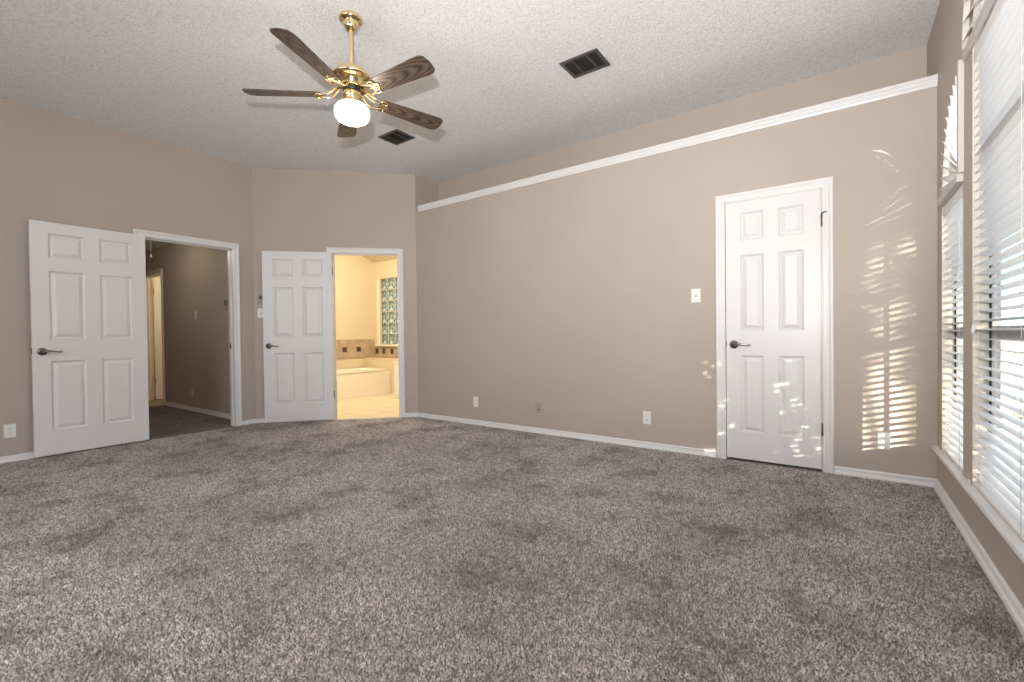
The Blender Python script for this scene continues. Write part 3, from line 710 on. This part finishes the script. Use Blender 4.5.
switch(lambda u, z, d: Vector((u, HALLY + d, z)), -7.28, 1.345, 'light switch on the dim hallway wall')
switch(f_ang, 0.075, 1.315, 'white light switch in the corner behind the bathroom door edge', math.radians(45))
th = thing('thermostat', 'small dark thermostat above the switch in the corner by bathroom door', 'thermostat', f_ang(0.085, 1.49, 0), math.radians(45))
MB().box(-0.035, 0.035, -0.022, -0.0003, -0.05, 0.05).build('body', M['plate_tan'], th, 0.004)
MB().lathe([(0, 0.0), (0.022, 0.0), (0.020, 0.010), (0.0, 0.011)], 20, Matrix.Translation((0, -0.022, 0.01)) @ Matrix.Rotation(PI / 2, 4, 'X')).build('dial', M['hinge'], th)
cn = thing('door_chime', 'small dark box on the hallway wall beside the doorway jamb', 'wall box', (-6.32, HALLY, 1.475))
MB().box(-0.03, 0.03, -0.02, -0.0003, -0.035, 0.03).build('body', M['hinge'], cn, 0.004)
MB().box(-0.032, 0.032, -0.014, -0.0003, -0.085, -0.045).build('lower_plate', M['plate_tan'], cn, 0.003)
pc = MB().tube([(-7.965, 2.3, HALLC - 0.0005), (-7.965, 2.3, 2.235)], 0.0022, 6); pc.lathe([(0, 2.185), (0.011, 2.19), (0.016, 2.205), (0.010, 2.228), (0.0, 2.235)], 14, Matrix.Translation((-7.965, 2.3, 0)))
tag(pc.build('pull_cord', M['plate'], None), 'white pull cord with knob hanging from the hallway ceiling', 'pull cord')

# ------------------------------------------------------------------ bathroom
TX0, TX1, TY0, TY1, TZ = BWX + 0.02, -6.53, 3.55, 5.36, 0.45
tb = thing('bathtub', 'cream bathtub with flat front panel seen through the bathroom doorway', 'bathtub', ((TX0 + TX1) / 2, (TY0 + TY1) / 2, 0))
hx_, hy_ = (TX1 - TX0) / 2, (TY1 - TY0) / 2
MB().box(hx_ - 0.03, hx_ - 0.008, -hy_, hy_, 0.005, TZ - 0.03).build('front_panel', M['tub'], tb, 0.003)
MB().box(-hx_, hx_ - 0.03, -hy_, -hy_ + 0.02, 0.005, TZ - 0.03).build('end_panel', M['tub'], tb)
rim = MB(); n = 40; ov = []; oc = []
for k in range(n):
    a = 2 * PI * k / n; c, s = math.cos(a), math.sin(a)
    ex = (abs(c) ** 0.6) * (1 if c >= 0 else -1) * (hx_ - 0.10); ey = (abs(s) ** 0.6) * (1 if s >= 0 else -1) * (hy_ - 0.11)
    q = max(abs(c) / hx_, abs(s) / hy_); ov.append((c / q, s / q)); oc.append((ex, ey))
rv = [(x, y, TZ) for x, y in ov] + [(x, y, TZ) for x, y in oc] + [(x, y, TZ - 0.028) for x, y in ov]
rim.add(rv, [(k, (k + 1) % n, n + (k + 1) % n, n + k) for k in range(n)] + [(k, (k + 1) % n, 2 * n + (k + 1) % n, 2 * n + k) for k in range(n)])
rim.build('rim', M['tub'], tb)
bs_ = MB(); levels = [(1.0, TZ), (0.97, TZ - 0.03), (0.90, 0.2), (0.80, 0.1), (0.5, 0.07), (0.02, 0.065)]
bs_.add([(x * k_, y * k_, z_) for k_, z_ in levels for x, y in oc], [(i * n + k, i * n + (k + 1) % n, (i + 1) * n + (k + 1) % n, (i + 1) * n + k) for i in range(len(levels) - 1) for k in range(n)], True)
bs_.build('basin', M['tub'], tb)
ld = MB().box(BWX + 0.004, -5.62, TY1 + 0.006, BWY - 0.014, 0.005, 0.625)
struct(ld, 'trim_7', M['tubdeck'], 'cream tiled ledge behind the bathtub under the glass block window', 'ledge', 0.006)
ts = thing('trim_8', 'band of tan tiles with dark accent squares above the bathtub', 'tile band', (BWX, BWY, 0.63), kind='structure')
MB().box(0.0005, 0.012, HALLY + 0.2 - BWY, -0.001, 0.0, 0.345).build('tile_band', M['walltile'], ts)
MB().box(0.012, 1.6, -0.012, -0.0005, 0.0, 0.205).build('tile_band', M['walltile'], ts)
for y in (-0.655, -0.355, -0.95): MB().box(0.012, 0.017, y - 0.046, y + 0.046, 0.118, 0.208).build('accent_tile', M['accent'], ts, 0.003)
for x in (0.10, 0.305, 0.535, 0.76): MB().box(x - 0.042, x + 0.042, -0.017, -0.012, 0.070, 0.165).build('accent_tile', M['accent'], ts, 0.003)
gw = thing('window_3', 'glass block window above the bathtub ledge', 'window', (G0, BWY, GZ0), kind='structure')
gs = (G1 - G0) / 3; rows = 6; gh = (GZ1 - GZ0) / rows
fr = MB()
for i in range(4): fr.box(i * gs - 0.006, i * gs + 0.006, 0.03, 0.10, 0, GZ1 - GZ0)
for j in range(rows + 1): fr.box(0, G1 - G0, 0.03, 0.10, j * gh - 0.006, j * gh + 0.006)
fr.build('mortar_grid', M['grout'], gw)
cs = MB(); cs.box(-0.075, 0.0, -0.016, -0.0005, -0.02, GZ1 - GZ0 + 0.0); cs.box(-0.09, G1 - G0 + 0.05, -0.05, -0.0005, -0.032, -0.004)
cs.build('window_casing', M['tub'], gw, 0.003)
bme = MB().box(-gs / 2 + 0.006, gs / 2 - 0.006, 0.025, 0.10, -gh / 2 + 0.006, gh / 2 - 0.006).mesh('glass_block', M['block'])
for i in range(3):
    for j in range(rows):
        b = bpy.data.objects.new('glass_block', bme); COL.objects.link(b); b.parent = gw; b.location = (gs * (i + 0.5), 0, gh * (j + 0.5))
        bv = b.modifiers.new('bevel', 'BEVEL'); bv.width = 0.012; bv.segments = 2
cbt = thing('bathroom_cabinet', 'cream cabinet end beside the tub inside the bathroom', 'cabinet', (-5.70, 5.03, 0.004))
MB().box(-0.255, 0.25, -0.07, 0.07, 0.0, 0.57).build('body', M['tub'], cbt, 0.004)
MB().box(-0.27, 0.265, -0.08, 0.08, 0.572, 0.598).build('countertop', M['tub'], cbt, 0.004)
MB().box(-0.225, 0.22, -0.078, -0.0705, 0.06, 0.54).build('door', M['door'], cbt, 0.003)

# ------------------------------------------------------------------ outside
gd = MB().box(W + T, 30, -25, 30, -0.4, -0.15)
tag(gd.build('ground', M['lawn'], None), 'pale lawn outside the windows', 'ground', kind='structure')
pt_ = MB().box(W + T, W + 4.5, -6, 8.4, -0.149, -0.12)  # added pale slab that bounces sun up onto the blind slats
tag(pt_.build('reflector', M['reflector'], None), 'added pale patio outside below the windows', 'reflector', kind='structure')
nh = thing('neighbour_house', 'pale house with blue windows seen through the wide blind', 'house', (5.0, 11.2, -0.15))
MB().box(-3.6, 5, 0, 6, 0, 3.6).build('house_wall', M['siding'], nh)
MB().prism([(-0.5, 3.55), (6.5, 3.55), (3.0, 5.2)], lambda a, b, d: Vector((d, a, b)), -3.9, 5.3).build('roof', M['roofing'], nh)
for x in (-2.35, 0.4):
    f_ = MB()
    for a0_, a1_, b0_, b1_ in ((-0.5, 0.5, 1.1, 1.17), (-0.5, 0.5, 2.93, 3.0), (-0.5, -0.43, 1.1, 3.0), (0.43, 0.5, 1.1, 3.0), (-0.03, 0.03, 1.1, 3.0)): f_.box(x + a0_, x + a1_, -0.06, -0.001, b0_, b1_)
    wf_ = f_.build('house_window', M['siding'], nh)
    MB().box(x - 0.44, x + 0.44, -0.03, -0.0005, 1.16, 2.94).build('pane', M['bluepane'], wf_)
fe = thing('garden_fence', 'weathered board fence outside beyond the windows', 'fence', (4.0, 8.6, -0.15))
bdm = MB()
for i in range(40): bdm.box(-2.9 + i * 0.152, -2.9 + i * 0.152 + 0.142, 0, 0.02, 0.03, 1.02)
bdm.build('board_panel', M['fence'], fe); r_ = MB()
for z in (0.25, 0.8): r_.box(-2.9, 3.2, 0.02, 0.06, z, z + 0.08)
r_.build('rail', M['fence'], fe)
def leafy(name, loc, rx, ry, rz_, zc, count, size, label, cat, stems):
    o = thing(name, label, cat, loc); mb = MB()
    for i in range(count):
        while True:
            p = Vector((random.uniform(-1, 1), random.uniform(-1, 1), random.uniform(-1, 1)))
            if 0.25 < p.length < 1: break
        c = Vector((p.x * rx, p.y * ry, zc + p.z * rz_))
        R = Matrix.Rotation(random.uniform(0, 6.28), 4, 'Z') @ Matrix.Rotation(random.uniform(-1.2, 1.2), 4, 'X') @ Matrix.Rotation(random.uniform(-1.2, 1.2), 4, 'Y')
        s = size * random.uniform(0.7, 1.3)
        mb.add([c + R.to_3x3() @ Vector(q) for q in ((0, -s, 0), (s * 0.45, 0, 0.1 * s), (0, s, 0), (-s * 0.45, 0, 0.1 * s))], [(0, 1, 2, 3)])
    mb.build('foliage', M['leaf'], o)
    st = MB()
    for x, y, zt, r in stems: st.tube([(0, 0, 0), (x * 0.4, y * 0.4, zt * 0.5), (x, y, zt)], [r, r * 0.8, r * 0.4], 8)
    st.build('trunk', M['bark'], o); return o
leafy('sun_block_shrub', (1.27, 1.14, -0.15), 0.50, 0.82, 2.15, 2.1, 9500, 0.058, 'added unseen shrub outside blocking sun from the wide window', 'shrub', [(0.1, 0.3, 3.2, 0.03), (-0.1, -0.3, 3.0, 0.03), (0.15, -0.1, 3.7, 0.03)])  # added out of view to keep direct sun off the wide window
leafy('garden_tree', (4.7, -2.7, -0.15), 1.3, 1.3, 1.35, 3.33, 2600, 0.085, 'loose leafed tree outside dappling the sunlight', 'tree', [(0.2, 0.3, 3.8, 0.06), (-0.5, 0.1, 3.4, 0.04), (0.4, -0.5, 3.4, 0.04)])
